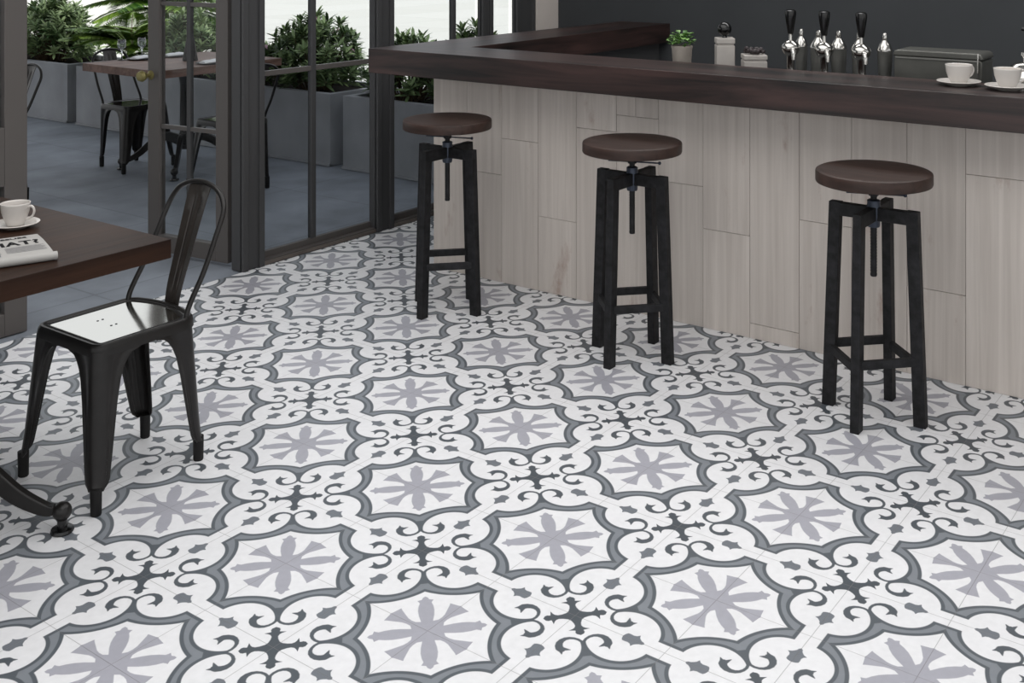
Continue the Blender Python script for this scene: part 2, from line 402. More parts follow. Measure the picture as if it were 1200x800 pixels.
# glazed panels between the posts: frame, muntin, rail and panes
def window(i, x0, x1, xm, rails, gl='glasswin'):
    r = bpy.data.objects.new('window_%d' % i, None); COL.objects.link(r); r.location = ((x0+x1)/2, YF+.05, 0); struct(r)
    ox = r.location.x
    bm = bmesh.new(); box(bm, x0-ox, x1-ox, -.045, .04, 0, .022); box(bm, x0-ox, x1-ox, -.012, .012, .02, .05)
    obj('sill', bm, M['frame'], r, bevel=.002)
    bm = bmesh.new(); box(bm, x0-ox, x1-ox, -.0495, -.030, .0, .016); obj('sill_strip', bm, M['sill'], r)
    bm = bmesh.new(); box(bm, x0-ox, x1-ox, -.02, .02, 2.7, 2.8); obj('head', bm, M['frame'], r)
    if xm: obj('muntin', bx(xm-.014-ox, xm+.014-ox, -.014, .014, .05, 2.7), M['frame_dark'], r, bevel=.002)
    for z in rails: obj('rail', bx(x0-ox, x1-ox, -.010, .010, z-.012, z+.012), M['frame'], r, bevel=.002)
    obj('pane', bx(x0-ox, x1-ox, -.003, .003, .05, 2.7), M[gl], r)
window(1, 1.573, 2.286, 1.906, (.865, 1.62))
window(2, 2.405, 3.115, 2.925, (1.62,))
window(3, 3.21, 3.42, None, ())
# fixed side light left of the doorway
r = bpy.data.objects.new('window_4', None); COL.objects.link(r); r.location = (.2, 2.53, 0); struct(r)
obj('stile', bx(.215, .302, -.03, .03, 0, 2.8), M['frame'], r, bevel=.003)
obj('bottom_rail', bx(-.55, .215, -.03, .03, 0, .085), M['frame'], r, bevel=.003)
obj('mid_rail', bx(-.55, .215, -.03, .03, .56, .78), M['frame'], r, bevel=.003)
obj('muntin', bx(.19, .205, -.012, .012, .085, 2.7), M['frame_dark'], r)
obj('pane', bx(-.55, .215, -.003, .003, .085, 2.7), M['glassdoor'], r)
# open door leaf, swung outwards on the right jamb
d = bpy.data.objects.new('door_1', None); COL.objects.link(d); d.location = (1.492, 2.575, 0); d.rotation_euler = (0, 0, math.radians(97)); struct(d)
LW = .515
obj('stile', bx(0, .075, -.02, .02, .012, 2.4), M['frame'], d, bevel=.003)
obj('stile', bx(LW-.075, LW, -.02, .02, .012, 2.4), M['frame'], d, bevel=.003)
obj('bottom_rail', bx(.075, LW-.075, -.02, .02, .012, .09), M['frame'], d, bevel=.003)
obj('top_rail', bx(.075, LW-.075, -.02, .02, 2.3, 2.4), M['frame'], d, bevel=.003)
obj('muntin', bx(LW/2-.012, LW/2+.012, -.011, .011, .09, 2.3), M['frame_dark'], d, bevel=.002)
for z in (.60, 1.18, 1.75): obj('rail', bx(.075, LW-.075, -.009, .009, z-.010, z+.010), M['frame'], d, bevel=.002)
obj('pane', bx(.075, LW-.075, -.003, .003, .09, 2.3), M['glassdoor'], d)
bm = bmesh.new(); lathe(bm, [(0, -.012), (.022, -.012), (.022, -.006), (.009, 0), (.009, .022), (.021, .03), (.027, .045), (.021, .06), (0, .064)], 20, (0, 0, 0), axis='Y')
k = obj('door_knob', bm, M['brass'], d, smooth=True, loc=(LW-.02, .028, .84)); k['label'] = 'brass door knob'
# ------------------------------------------------------------------ outdoors ground
struct(obj('patio', bx(-4.5, 4.3, YF-.005, 13, -.06, -.004), M['slate']), 'blue grey slate patio floor outside the glazed front', 'patio')
bm = bmesh.new(); box(bm, 4.3, 40, -12, 45, -.06, -.006); box(bm, -4.5, 4.3, 13, 45, -.06, -.006)
nn = M['slate'].node_tree.nodes; LL = M['slate'].node_tree.links
bk = nn.new('ShaderNodeTexBrick'); bk.offset = 0; bk.inputs['Scale'].default_value = 1; bk.inputs['Brick Width'].default_value = .9; bk.inputs['Row Height'].default_value = .9; bk.inputs['Mortar Size'].default_value = .006
bk.inputs['Color1'].default_value = (1, 1, 1, 1); bk.inputs['Color2'].default_value = (.92, .92, .92, 1); bk.inputs['Mortar'].default_value = (.78, .78, .78, 1)
tk = nn.new('ShaderNodeTexCoord'); LL.new(tk.outputs['Object'], bk.inputs['Vector'])
mk = nn.new('ShaderNodeMix'); mk.data_type = 'RGBA'; mk.blend_type = 'MULTIPLY'; mk.inputs[0].default_value = 1
src = nn['Principled BSDF'].inputs['Base Color'].links[0].from_socket
LL.new(src, mk.inputs[6]); LL.new(bk.outputs['Color'], mk.inputs[7]); LL.new(mk.outputs[2], nn['Principled BSDF'].inputs['Base Color'])
pv = obj('paving', bm, M['paving']); struct(pv, 'bright pale paving beyond the concrete planters', 'paving')
n_ = M['paving'].node_tree.nodes; L_ = M['paving'].node_tree.links
br = n_.new('ShaderNodeTexBrick'); br.inputs['Scale'].default_value = .5; br.inputs['Mortar Size'].default_value = .006; br.inputs['Row Height'].default_value = .9; br.inputs['Brick Width'].default_value = 1.8
for k_, c_ in (('Color1', (224, 223, 214)), ('Color2', (230, 229, 221)), ('Mortar', (200, 199, 192))): br.inputs[k_].default_value = (*lin(c_), 1)
tc_n = n_.new('ShaderNodeTexCoord'); L_.new(tc_n.outputs['Object'], br.inputs['Vector']); L_.new(br.outputs['Color'], n_['Principled BSDF'].inputs['Base Color'])

# ------------------------------------------------------------------ bar
bar = thing('bar_counter', 'L-shaped bar body clad in whitewashed upright planks', 'bar counter', (2.0, 1.8, 0))
PW = .1968; rng = random.Random(3)
joints = {0: [], 1: [.464], 2: [.623], 3: [.315], 4: [.707], 5: [.776], 6: [.537], 7: [.378], 8: [.056], 9: [.467], 10: [], 11: [.299], 12: [.702]}
bm = bmesh.new(); pl = []
for c in range(25):
    y1 = -c*PW; y0 = y1-PW
    js = joints.get(c, [rng.uniform(.1, .8)])
    zs = [0] + js + [.892]
    for za, zb in zip(zs, zs[1:]):
        cuts = [(y0, y1)] if not (c == 5 and za > .5) else [(y0, (y0+y1)/2+.008), ((y0+y1)/2+.008, y1)]
        for ya, yb in cuts:
            box(bm, -.0, .018, ya+.0009, yb-.0009, za+.0009, zb-.0009); tt = (rng.random(), rng.random(), rng.random()); pl += [tt]*6
o = obj('front_panel', bm, M['plank'], bar)
settint(o, lambda p: pl[p.index])
bm = bmesh.new(); prism(bm, [(.019, 0), (1.82, 0), (1.82, -.10), (.058, -.10), (.058, -4.9), (.019, -4.9)], 0, .892)
o = obj('carcass', bm, M['frame_dark'], bar); settint(o, lambda p: (.5, .4, .5))  # dark base colour imitates the shade under the worktop arm
# worktop: one continuous L slab, mitred grain
bm = bmesh.new()
X0, X1, YT, YI, XE = 1.755, 2.062, 1.965, 1.632, XB-.002
prism(bm, [(X0, YT), (X0, -3.1), (X1, -3.1), (X1, YI)], .893, 1.0, 0)
prism(bm, [(X0, YT), (X1, YI), (XE, YI), (XE, YT)], .893, 1.0, 1)
bmesh.ops.remove_doubles(bm, verts=bm.verts[:], dist=1e-5)
dead = [f for f in bm.faces if abs(f.normal.z) < .1 and all(abs((v.co.x-X0)/(X1-X0)-(YT-v.co.y)/(YT-YI)) < 1e-3 for v in f.verts)]
bmesh.ops.delete(bm, geom=dead, context='FACES')
o = obj('bar_worktop', bm, [M['barY'], M['barX']], bevel=.0015)
tag(o, 'thick dark walnut L-shaped worktop on top of the plank-clad bar', 'worktop')
bm = bmesh.new(); box(bm, 2.075, 2.41, -3.0, 1.45, .90, .95); box(bm, 2.085, 2.40, -2.98, 1.44, 0, .90)
o = obj('service_counter', bm, M['frame_dark'], bevel=.002); tag(o, 'low dark service counter behind the bar front', 'counter')
SC = .95

# ------------------------------------------------------------------ bar stools
def make_stool():
    t = thing('bar_stool', '', 'stool', (0, 0, 0), 0, 'adjustable bar stools along the plank bar front')
    m = M['blackmetal']; zt = .650
    for i in range(4):
        a = i*PI/2; ca, sa = math.cos(a), math.sin(a)
        def P(r, s, z): return (ca*r - sa*s, sa*r + ca*s, z)
        ro, rb = .142, .166       # outer radius at top / at floor
        wr, ws = .038, .028
        bm = bmesh.new()
        vs = []
        for z, r in ((0, rb), (zt, ro)):
            vs.append([bm.verts.new(P(r-x, s, z)) for x, s in ((0, -ws/2), (wr, -ws/2), (wr, ws/2), (0, ws/2))])
        A, B_ = vs
        bm.faces.new(A[::-1]); bm.faces.new(B_)
        for k in range(4): bm.faces.new((A[k], A[(k+1) % 4], B_[(k+1) % 4], B_[k]))
        obj('leg', bm, m, t, bevel=.002)
    for i in range(4):
        a = i*PI/2; b = a+PI/2; z = .182 if i % 2 else .196
        r = .140
        p0 = Vector((math.cos(a)*r, math.sin(a)*r, z)); p1 = Vector((math.cos(b)*r, math.sin(b)*r, z))
        bm = bmesh.new(); tube(bm, [p0, p1], 0, flat=(.016, .026)); obj('rung', bm, m, t, bevel=.0015)
    bm = bmesh.new(); box(bm, -.139, .139, -.0135, .0135, zt-.044, zt-.001); obj('cross_bar', bm, m, t, bevel=.002)
    bm = bmesh.new(); box(bm, -.0132, .0132, -.139, .139, zt-.043, zt-.002); obj('cross_bar', bm, m, t, bevel=.002)
    bm = bmesh.new(); lathe(bm, [(0, zt-.064), (.018, zt-.064), (.020, zt-.058), (.020, zt-.040), (.0215, zt-.034), (.0215, zt+.002), (.020, zt+.008), (.0205, zt+.018), (.015, zt+.021), (0, zt+.021)], 24)
    n = obj('collar', bm, M['nutmetal'], t, smooth=True); n['label'] = 'bluish steel collar nut'
    bm = bmesh.new(); lathe(bm, [(0, .432), (.009, .432), (.0105, .436)] + [q for i in range(28) for q in ((.0105, .440+i*.0092), (.0094, .4446+i*.0092))] + [(.0105, .712), (0, .712)], 16)
    obj('screw_spindle', bm, m, t, smooth=True)
    bm = bmesh.new(); tube(bm, [(-.085*.574, .085*.819, .693), (.098*.574, -.098*.819, .682)], .0028, 8); sphere(bm, (.098*.574, -.098*.819, .682), .006, 8)
    n = obj('lock_lever', bm, M['nutmetal'], t, smooth=True); n['label'] = 'thin steel lever rod'
    bm = bmesh.new(); lathe(bm, [(0, .704), (.060, .704), (.060, .712), (.018, .712), (.018, .721), (0, .721)], 28); lathe(bm, [(0, .682), (.015, .682), (.017, .688), (.017, .698), (.013, .704), (0, .704)], 6)
    obj('mounting_plate', bm, m, t, smooth=True)
    R = .178
    prof = [(0, .722), (R-.006, .722), (R-.0015, .7235), (R, .727), (R, .7545), (R-.0015, .7585), (R-.006, .7608), (R-.02, .7612), (R*.6, .7590), (0, .7580)]
    bm = bmesh.new(); lathe(bm, prof, 64); obj('seat', bm, M['seatwood'], t, smooth=True)
    return t
s0 = make_stool()
s0.location = (1.606, -.392, 0); s0['label'] = 'round-seated black stool nearest the right edge, below the coffee cups'
dup(s0, (1.606, .494, 0), 0, 'middle of the three round-seated black stools at the bar')
dup(s0, (1.610, 1.372, 0), 0, 'round-seated black stool by the left corner of the bar, nearest the windows')

# ------------------------------------------------------------------ metal cafe chair (front towards -x)
def rrect(hx, hy, r, bulge=0, n=6):
    pts = []
    for cx, cy, a0 in ((hx-r, hy-r, 0), (-hx+r, hy-r, PI/2), (-hx+r, -hy+r, PI), (hx-r, -hy+r, 1.5*PI)):
        for k in range(n+1):
            a = a0 + k*PI/2/n; pts.append([cx+r*math.cos(a), cy+r*math.sin(a)])
    out = []
    for i, p in enumerate(pts):
        out.append(p)
    # bulge on the +x side (seat back edge is bowed)
    if bulge:
        res = []
        m = len(out)
        for i in range(m):
            a, b = out[i], out[(i+1) % m]
            res.append(a)
            if a[0] > hx-1e-4 and b[0] > hx-1e-4 and abs(a[1]-b[1]) > .1:
                for k in range(1, 10):
                    res.append([hx, a[1]+(b[1]-a[1])*k/10])
        out = [[x+bulge*(1-(y/hy)**2) if x > hx-r-1e-6 else x, y] for x, y in res]
    return out
def loft(bm, rings, mi=0, capa=True, capb=True, closed=True):
    V_ = [[bm.verts.new(p) for p in r] for r in rings]; m = len(V_[0])
    for A, B_ in zip(V_, V_[1:]):
        for k in range(m if closed else m-1): bm.faces.new((A[k], A[(k+1) % m], B_[(k+1) % m], B_[k])).material_index = mi
    if capa: bm.faces.new(V_[0][::-1]).material_index = mi
    if capb: bm.faces.new(V_[-1]).material_index = mi
ZS = .42
def make_chair():
    t = thing('metal_chair', '', 'chair')
    m = M['chair']
    # seat shell: skirt, raised rim, shallow dish
    bm = bmesh.new()
    def ring(h, z, rr=.035, bl=.030): return [(x, y, z) for x, y in rrect(.150-h, .152-h, max(rr-h, .008), bl)]
    loft(bm, [ring(-.004, ZS-.032), ring(-.003, ZS-.016), ring(-.001, ZS-.006), ring(.003, ZS-.0005), ring(.007, ZS), ring(.011, ZS-.0015), ring(.014, ZS-.004), ring(.018, ZS-.004), ring(.021, ZS-.0025), ring(.025, ZS-.005), ring(.03, ZS-.0055)], capa=False, capb=False)
    obj('seat_rim', bm, m, t, smooth=True)
    bm = bmesh.new(); loft(bm, [ring(.029, ZS-.0052), ring(.05, ZS-.0054), ring(.09, ZS-.0056)], capa=False); 
    s = obj('seat_plate', bm, M['seatmetal'], t, smooth='all'); s['label'] = 'shiny reflective seat plate'
    for x, y in ((-.01, .045), (-.025, .045), (-.01, -.02), (-.025, -.02)):
        bm = bmesh.new(); lathe(bm, [(.0032, ZS-.0056), (.0032, ZS-.0046), (0, ZS-.0046)], 10, (x, y, 0)); obj('rivet', bm, M['blackplastic'], s)
    # legs: folded sheet, wide at the top where they form the arches
    def leg(sx, sy, fx, fy):
        cx, cy = .152*sx, .154*sy            # top outer corner
        prof = [(ZS-.020, 1.0, .150), (ZS-.034, 1.0, .128), (ZS-.040, .99, .105), (ZS-.052, .98, .092), (ZS-.072, .95, .080), (ZS-.10, .90, .071), (ZS-.15, .78, .063), (.20, .58, .056), (.13, .36, .049), (.085, .22, .044), (.072, .16, .040), (.064, .145, .031), (.058, .13, .027)]
        rings = []
        for z, f, wl in prof:
            ox = fx + (cx-fx)*((z/ (ZS-.02))); oy = fy + (cy-fy)*((z/(ZS-.02)))
            # profile in local L coordinates: arms go inward from the outer corner
            r = min(.030, wl*.62); tck = .0035
            q_ = (wl-r); outer = [(wl, 0), (r+q_*.75, 0), (r+q_*.70, .0012), (r+q_*.30, .0012), (r+q_*.25, 0), (r, 0)]
            arc = [(r-r*math.sin(a), r-r*math.cos(a)) for a in [k*PI/2/6 for k in range(1, 6)]]
            mir = [(y, x) for x, y in outer][::-1]
            path = outer + arc + mir
            inner = [(x+tck if i >= len(outer)+len(arc)//2 else x, y+tck if i <= len(outer)+len(arc)//2 else y) for i, (x, y) in enumerate(path)]
            loop = path + inner[::-1]
            rings.append([(ox - sx*x, oy - sy*y, z) for x, y in loop])
        bm = bmesh.new(); loft(bm, rings)
        L = obj('leg', bm, m, t, smooth=True)
        bm = bmesh.new(); 
        ux, uy = fx-sx*.0165, fy-sy*.0165
        pr = [(0, 0), (.0125, 0), (.0140, .003), (.0148, .058), (.0148, .068), (0, .070)]
        lathe(bm, pr, 18, (ux+sx*-.0, uy, 0)); obj('foot_cap', bm, M['frame_rubber'], L, smooth=True)
    for sx, sy, fx, fy in ((-1, -1, -.186, -.196), (-1, 1, -.180, .196), (1, -1, .190, -.150), (1, 1, .190, .136)): leg(sx, sy, fx, fy)
    bm = bmesh.new(); tube(bm, [(-.14, -.14, ZS-.045), (.14, .14, ZS-.045)], 0, flat=(.014, .004)); tube(bm, [(-.14, .14, ZS-.050), (.14, -.14, ZS-.050)], 0, flat=(.014, .004))
    obj('brace', bm, M['blackplastic'], t)
    # back hoop
    pts = [(.128, -.139, ZS-.03), (.137, -.138, ZS+.02), (.19, -.136, .53), (.238, -.132, .63), (.262, -.128, .680), (.272, -.116, .708), (.278, -.094, .731), (.283, -.05, .748), (.285, 0, .754)]
    pts = pts + [(x, -y, z) for x, y, z in pts[-2::-1]]
    bm = bmesh.new(); tube(bm, smooth_path(pts, 5), .0078, 10, up=(1, 0, 0)); obj('back_hoop', bm, m, t, smooth=True)
    # splat, tapered and slightly bowed with pressed ribs
    bm = bmesh.new(); rings = []
    prof = [(.174, ZS-.035, .030), (.179, ZS+.0, .0315), (.190, .47, .034), (.215, .55, .038), (.243, .64, .0425), (.266, .71, .0465), (.282, .750, .0485)]
    sp = smooth_path([(a, b, c) for a, b, c in prof], 4)
    for a, b, c in sp:
        ribs = .003 if .45 < b < .72 else 0
        front = [(-c, 0), (-c*.42, .004), (-c*.36, .004+ribs), (-c*.2, .004+ribs), (-c*.12, .0045), (c*.12, .0045), (c*.2, .004+ribs), (c*.36, .004+ribs), (c*.42, .004), (c, 0)]
        rings.append([(a + d_*.9, y, b - d_*.25) for y, d_ in front] + [(a + d_*.9 + .003, y, b) for y, d_ in front[::-1]])
    loft(bm, rings); s = obj('back_splat', bm, M['splat'], t, smooth=True)
    return t
ch = make_chair(); ch.location = (.040, 1.207, 0)
ch['label'] = 'dark gunmetal metal chair on the patterned floor beside the cup table'
dup(ch, (2.567, 4.95, 0), PI/2, 'metal chair outside facing the viewer, at the left end of the patio table')
dup(ch, (2.53, 3.90, 0), -PI/2, 'metal chair outside half hidden behind the window post, near side of patio table')
dup(ch, (1.484, 4.742, 0), 0, 'metal chair outside cut by the left window frame, only its back and leg visible')

# ------------------------------------------------------------------ cafe tables
def make_table(topm, x, y, label, hx=.48, hy=.43):
    t = thing('cafe_table', label, 'table', (x, y, 0))
    bm = bmesh.new(); nb = 1; wdt = hy*2/nb
    for i in range(nb): box(bm, -hx, hx, -hy+i*wdt+.0001, -hy+(i+1)*wdt-.0001, .651, .70)
    obj('tabletop', bm, M[topm], t, bevel=.0015)
    bm = bmesh.new(); box(bm, -.2, .2, -.16, .16, .640, .651); obj('top_bracket', bm, M['chair'], t)
    bm = bmesh.new(); lathe(bm, [(0, .13), (.045, .13), (.05, .16), (.04, .2), (.028, .24), (.027, .55), (.036, .60), (.06, .64), (0, .642)], 20); obj('column', bm, M['chair'], t, smooth=True)
    for fx, fy in ((.255, -.305), (-.255, .305), (-.265, -.27), (.265, .27)):
        L = math.hypot(fx, fy); dx, dy = fx/L, fy/L
        pts = [(dx*r*L, dy*r*L, z) for r, z in ((.08, .185), (.28, .21), (.5, .172), (.72, .098), (.88, .062), (.955, .056))]
        P = smooth_path(pts, 5); N = len(P)
        bm = bmesh.new(); tube(bm, P, 0, flat=[(.030-.008*i/N, .064-.044*i/N) for i in range(N)]); A = obj('foot_arm', bm, M['chair'], t, bevel=.004)
        bm = bmesh.new(); sphere(bm, (fx, fy, .052), .023, 12); obj('foot_ball', bm, M['chair'], A, smooth=True)
        bm = bmesh.new(); lathe(bm, [(0, 0), (.026, 0), (.028, .004), (.026, .010), (.012, .013), (.012, .032), (0, .032)], 20, (fx, fy, 0)); obj('leveller', bm, M['blackplastic'], A, smooth=True)
    return t
make_table('tableY', -.48, 1.325, 'dark walnut cafe table indoors holding a cup and newspaper')
make_table('patiotable', 2.725, 4.635, 'wooden cafe table out on the patio laid with plates and napkins', .47, .395)

# ------------------------------------------------------------------ cups
def make_cup(loc, rz, label, cream=False, group='coffee cups', k=1, kz=1):
    s = thing('saucer', label.replace('coffee cup', 'saucer under the cup', 1).replace(' with frothy coffee', ''), 'saucer', loc, 0, 'saucers')
    bm = bmesh.new(); lathe(bm, [(0, 0), (.036, 0), (.038, .003), (.055, .007), (.068, .013), (.0705, .0145), (.069, .0165), (.055, .0105), (.03, .0065), (0, .0065)], 40)
    obj('dish', bm, M['china'], s, smooth='all')
    s.scale = (k, k, k)
    c = thing('coffee_cup', label, 'cup', (loc[0], loc[1], loc[2]+.0068*k), rz, group); c.scale = (k, k, k*kz)
    bm = bmesh.new(); lathe(bm, [(0, .002), (.020, .002), (.022, 0), (.0245, 0), (.026, .005), (.034, .020), (.040, .038), (.0425, .058), (.0435, .062), (.0415, .0625), (.040, .058), (.0375, .038), (.031, .021), (.022, .009), (0, .008)], 40)
    obj('cup_body', bm, M['china'], c, smooth='all')
    bm = bmesh.new(); lathe(bm, [(0, .0475), (.0386, .0475)], 32); obj('coffee', bm, M['foam' if cream else 'coffee'], c)
    bm = bmesh.new(); tube(bm, smooth_path([(.040, 0, .050), (.052, 0, .0545), (.061, 0, .048), (.062, 0, .036), (.053, 0, .024), (.036, 0, .018)], 5), .0036, 8, up=(0, 1, 0)); obj('handle', bm, M['china'], c, smooth=True)
make_cup((-.168, 1.345, .70), math.radians(-62), 'white coffee cup on the indoor cafe table', k=.87, kz=1.12)
make_cup((1.955, -.552, 1.0), math.radians(-30), 'white coffee cup on the bar, left of the two beside the steel machine')
make_cup((1.930, -.712, 1.0), math.radians(-50), 'white coffee cup with frothy coffee at the right end of the bar', True)
# ------------------------------------------------------------------ newspaper
np_ = thing('newspaper', 'folded newspaper with large headline lying on the indoor cafe table', 'newspaper', (-.192, 1.188, .70), math.radians(-20.5))
bm = bmesh.new()
sec = [(-.235, 0), (-.004, 0), (0, .004), (-.001, .010), (-.010, .013), (-.10, .019), (-.19, .0205), (-.235, .0195), (-.250, .016), (-.253, .010), (-.250, .004)]
loft(bm, [[(x, y, z+.0005) for y, z in sec] for x in (-.36, -.004)]); obj('pages', bm, M['paper'], np_, smooth=True)
bm = bmesh.new(); tube(bm, [(-.36, -.243, .0108), (.004, -.243, .0108)], .0105, 14, up=(0, 1, 0)); obj('rolled_fold', bm, M['paper'], np_, smooth=True)
def zt(y): return float(np.interp(y, [-.235, -.19, -.10, -.010], [.0195, .0205, .019, .013])) + .0007
def text(name, s, size, x, y, parent, m, bold=0, sx=1, ls=1):
    cu = bpy.data.curves.new(name, 'FONT'); cu.body = s; cu.size = size; cu.extrude = 0; cu.offset = bold; cu.align_x = 'RIGHT'; cu.resolution_u = 3; cu.space_character = ls
    o = bpy.data.objects.new(name, cu); COL.objects.link(o); dg = bpy.context.evaluated_depsgraph_get(); dg.update()
    me = bpy.data.meshes.new_from_object(o.evaluated_get(dg)); COL.objects.unlink(o); bpy.data.objects.remove(o)
    for v in me.vertices: v.co.x *= sx; v.co.x += x; v.co.y += y; v.co.z = zt(v.co.y)+.0004
    me.materials.clear(); me.materials.append(m)
    q = bpy.data.objects.new(name, me); COL.objects.link(q); q.parent = parent; return q
text('headline', 'WHAT?', .062, -.016, -.130, np_, M['ink'], .0026, .70, 1.12)
text('masthead', 'ISSUES', .026, -.034, -.048, np_, M['ink'], .0008, .9)
for k, (a_, b_) in enumerate(((-.10, -.012), (-.20, -.112))):
    for i in range(7):
        y_ = -.150-.0085*i
        bm = bmesh.new(); v = [bm.verts.new(p) for p in ((a_, y_-.0028, zt(y_-.0028)+.0003), (b_-.006*(i % 3 == 1), y_-.0028, zt(y_-.0028)+.0003), (b_-.006*(i % 3 == 1), y_, zt(y_)+.0003), (a_, y_, zt(y_)+.0003))]; bm.faces.new(v)
        obj('print_line', bm, M['greyink'], np_)
bm = bmesh.new(); v = [bm.verts.new((x, y, zt(y)+.0003)) for x, y in ((-.17, -.225), (-.115, -.225), (-.115, -.150), (-.17, -.150))]; bm.faces.new(v); obj('printed_photo', bm, M['greyink'], np_)

# ------------------------------------------------------------------ things behind the bar
# potted herb
t = thing('potted_herb', 'small leafy green herb in a pale pot behind the bar', 'plant', (2.20, .628, SC))
bm = bmesh.new(); lathe(bm, [(0, 0), (.034, 0), (.036, .004), (.042, .088), (.044, .092), (.044, .100), (.039, .100), (.038, .086), (0, .086)], 28); obj('pot', bm, M['potclay'], t, smooth=True)
bm = bmesh.new(); rg = random.Random(5); tn = []
def leaf(bm, p, dirv, up, ln, wd, tn, tint, droop=.2, cup=.15):
    d_ = Vector(dirv).normalized(); s_ = d_.cross(Vector(up))
    if s_.length < 1e-3: s_ = d_.cross(Vector((1, 0, 0)))
    s_.normalize(); u_ = s_.cross(d_)
    p = Vector(p); pts = []
    for f, w_ in ((.0, .12), (.35, .9), (.7, .8)):
        c_ = p + d_*ln*f - Vector((0, 0, droop*ln*f*f))
        pts.append((c_ - s_*wd*w_/2 + u_*cup*wd*w_, c_, c_ + s_*wd*w_/2 + u_*cup*wd*w_))
    tip = p + d_*ln - Vector((0, 0, droop*ln))
    V_ = [[bm.verts.new(q) for q in r_] for r_ in pts]; tv = bm.verts.new(tip)
    for A, B_ in zip(V_, V_[1:]):
        for k in range(2): bm.faces.new((A[k], A[k+1], B_[k+1], B_[k])); tn.append(tint)
    for k in range(2): bm.faces.new((V_[-1][k], V_[-1][k+1], tv)); tn.append(tint)
for i in range(110):
    a = rg.uniform(0, 2*PI); e = rg.uniform(-.1, 1.4); r_ = rg.uniform(.02, .052)
    p = (math.cos(a)*math.cos(e)*r_, math.sin(a)*math.cos(e)*r_, .105+math.sin(e)*r_)
    leaf(bm, p, (math.cos(a+rg.uniform(-.5, .5)), math.sin(a), rg.uniform(-.1, .9)), (0, 0, 1), .026, .022, tn, (rg.random(),)*3)
o = obj('foliage', bm, M['herb'], t); settint(o, lambda p: tn[p.index] if p.index < len(tn) else (.5, .5, .5))
# stone canisters
t = thing('canister', 'tall square stone canister with a round ball stopper', 'canister', (2.20, .434, SC), YAW)
bm = bmesh.new(); box(bm, -.036, .036, -.036, .036, 0, .113); obj('body', bm, M['ceramic'], t, bevel=.004)
bm = bmesh.new(); box(bm, -.0365, .0365, -.0365, .0365, .119, .141); box(bm, -.033, .033, -.033, .033, .113, .119); obj('lid', bm, M['ceramic'], t, bevel=.004)
bm = bmesh.new(); lathe(bm, [(0, .141), (.010, .141), (.007, .150), (0, .152)], 14); sphere(bm, (0, 0, .176), .028, 16); obj('ball_stopper', bm, M['blackplastic'], t, smooth=True)
t = thing('square_bowl', 'low square stone bowl filled with dark pods', 'bowl', (2.20, .306, SC), YAW)
bm = bmesh.new(); prism(bm, [(-.045, -.045), (.045, -.045), (.045, .045), (-.045, .045)], 0, .060); obj('body', bm, M['ceramic'], t, bevel=.004)
bm = bmesh.new(); box(bm, -.0455, .0455, -.0455, .0455, .065, .082); box(bm, -.042, .042, -.042, .042, .06, .065); obj('rim', bm, M['ceramic'], t, bevel=.003)
bm = bmesh.new(); 
for i in range(26):
    x, y = rg.uniform(-.034, .034), rg.uniform(-.034, .034); sphere(bm, (x, y, .088+rg.uniform(0, .022)*(1-abs(x)/.05)), .0095, 6, 0, rg.uniform(.7, 1.2))
q = obj('dark_pods', bm, M['darkfruit'], t, smooth=True); q['kind'] = 'stuff'
# beer taps
def make_tap():
    t = thing('beer_tap', '', 'beer tap', (0, 0, 0), 0, 'beer taps behind the bar')
    bm = bmesh.new(); lathe(bm, [(0, 0), (.026, 0), (.027, .006), (.018, .012), (.0145, .020), (.0145, .095), (.018, .100), (0, .100)], 24); obj('column', bm, M['chrome'], t, smooth=True)
    bm = bmesh.new(); lathe(bm, [(0, .085), (.014, .088), (.027, .098), (.034, .113), (.035, .122), (.031, .134), (.020, .144), (.010, .150), (0, .151)], 28); obj('ball_body', bm, M['chrome'], t, smooth=True)
    bm = bmesh.new(); tube(bm, smooth_path([(-.022, 0, .118), (-.046, 0, .116), (-.058, 0, .104), (-.060, 0, .080)], 5), [.010]*8+[.0085]*8, 12, up=(0, 1, 0)); obj('spout', bm, M['chrome'], t, smooth=True)
    bm = bmesh.new(); lathe(bm, [(0, .148), (.0075, .148), (.0065, .156), (.0065, .170), (.009, .173), (0, .175)], 16); obj('lever_pin', bm, M['chrome'], t, smooth=True)
    bm = bmesh.new(); lathe(bm, [(0, .172), (.0105, .172), (.012, .18), (.0155, .205), (.0195, .232), (.0215, .250), (.0205, .260), (.014, .264), (0, .265)], 24); h = obj('handle', bm, M['blackplastic'], t, smooth=True); h['label'] = 'glossy black handle'
    return t
T0 = make_tap(); T0.location = (2.17, .139, SC); T0.rotation_euler = (0, 0, YAW); T0['label'] = 'chrome beer tap with black handle, left of the three'
dup(T0, (2.17, .004, SC), YAW, 'chrome beer tap with black handle, middle of the three')
dup(T0, (2.17, -.139, SC), YAW, 'chrome beer tap with black handle, right of the three beside the steel machine')
def shaker(x, y, k, label, h=.16):
    t = thing('cocktail_shaker', label, 'shaker', (x, y, SC), 0, 'steel shakers behind the taps')
    bm = bmesh.new(); lathe(bm, [(0, 0), (.026*k, 0), (.028*k, .003), (.033*k, h*.68), (.034*k, h*.70), (0, h*.70)], 28); obj('body', bm, M['steel'], t, smooth=True)
    bm = bmesh.new(); lathe(bm, [(.034*k, h*.70), (.033*k, h*.74), (.024*k, h*.86), (.013*k, h*.93), (.012*k, h*.95), (0, h*.95)], 28); obj('shoulder', bm, M['chrome'], t, smooth=True)
    bm = bmesh.new(); lathe(bm, [(0, h*.95), (.010*k, h*.95), (.011*k, h*.97), (.0105*k, h*1.09), (.006*k, h*1.12), (0, h*1.12)], 20); obj('cap', bm, M['chrome'], t, smooth=True)
shaker(2.33, .165, .75, 'small steel shaker behind the left beer tap')
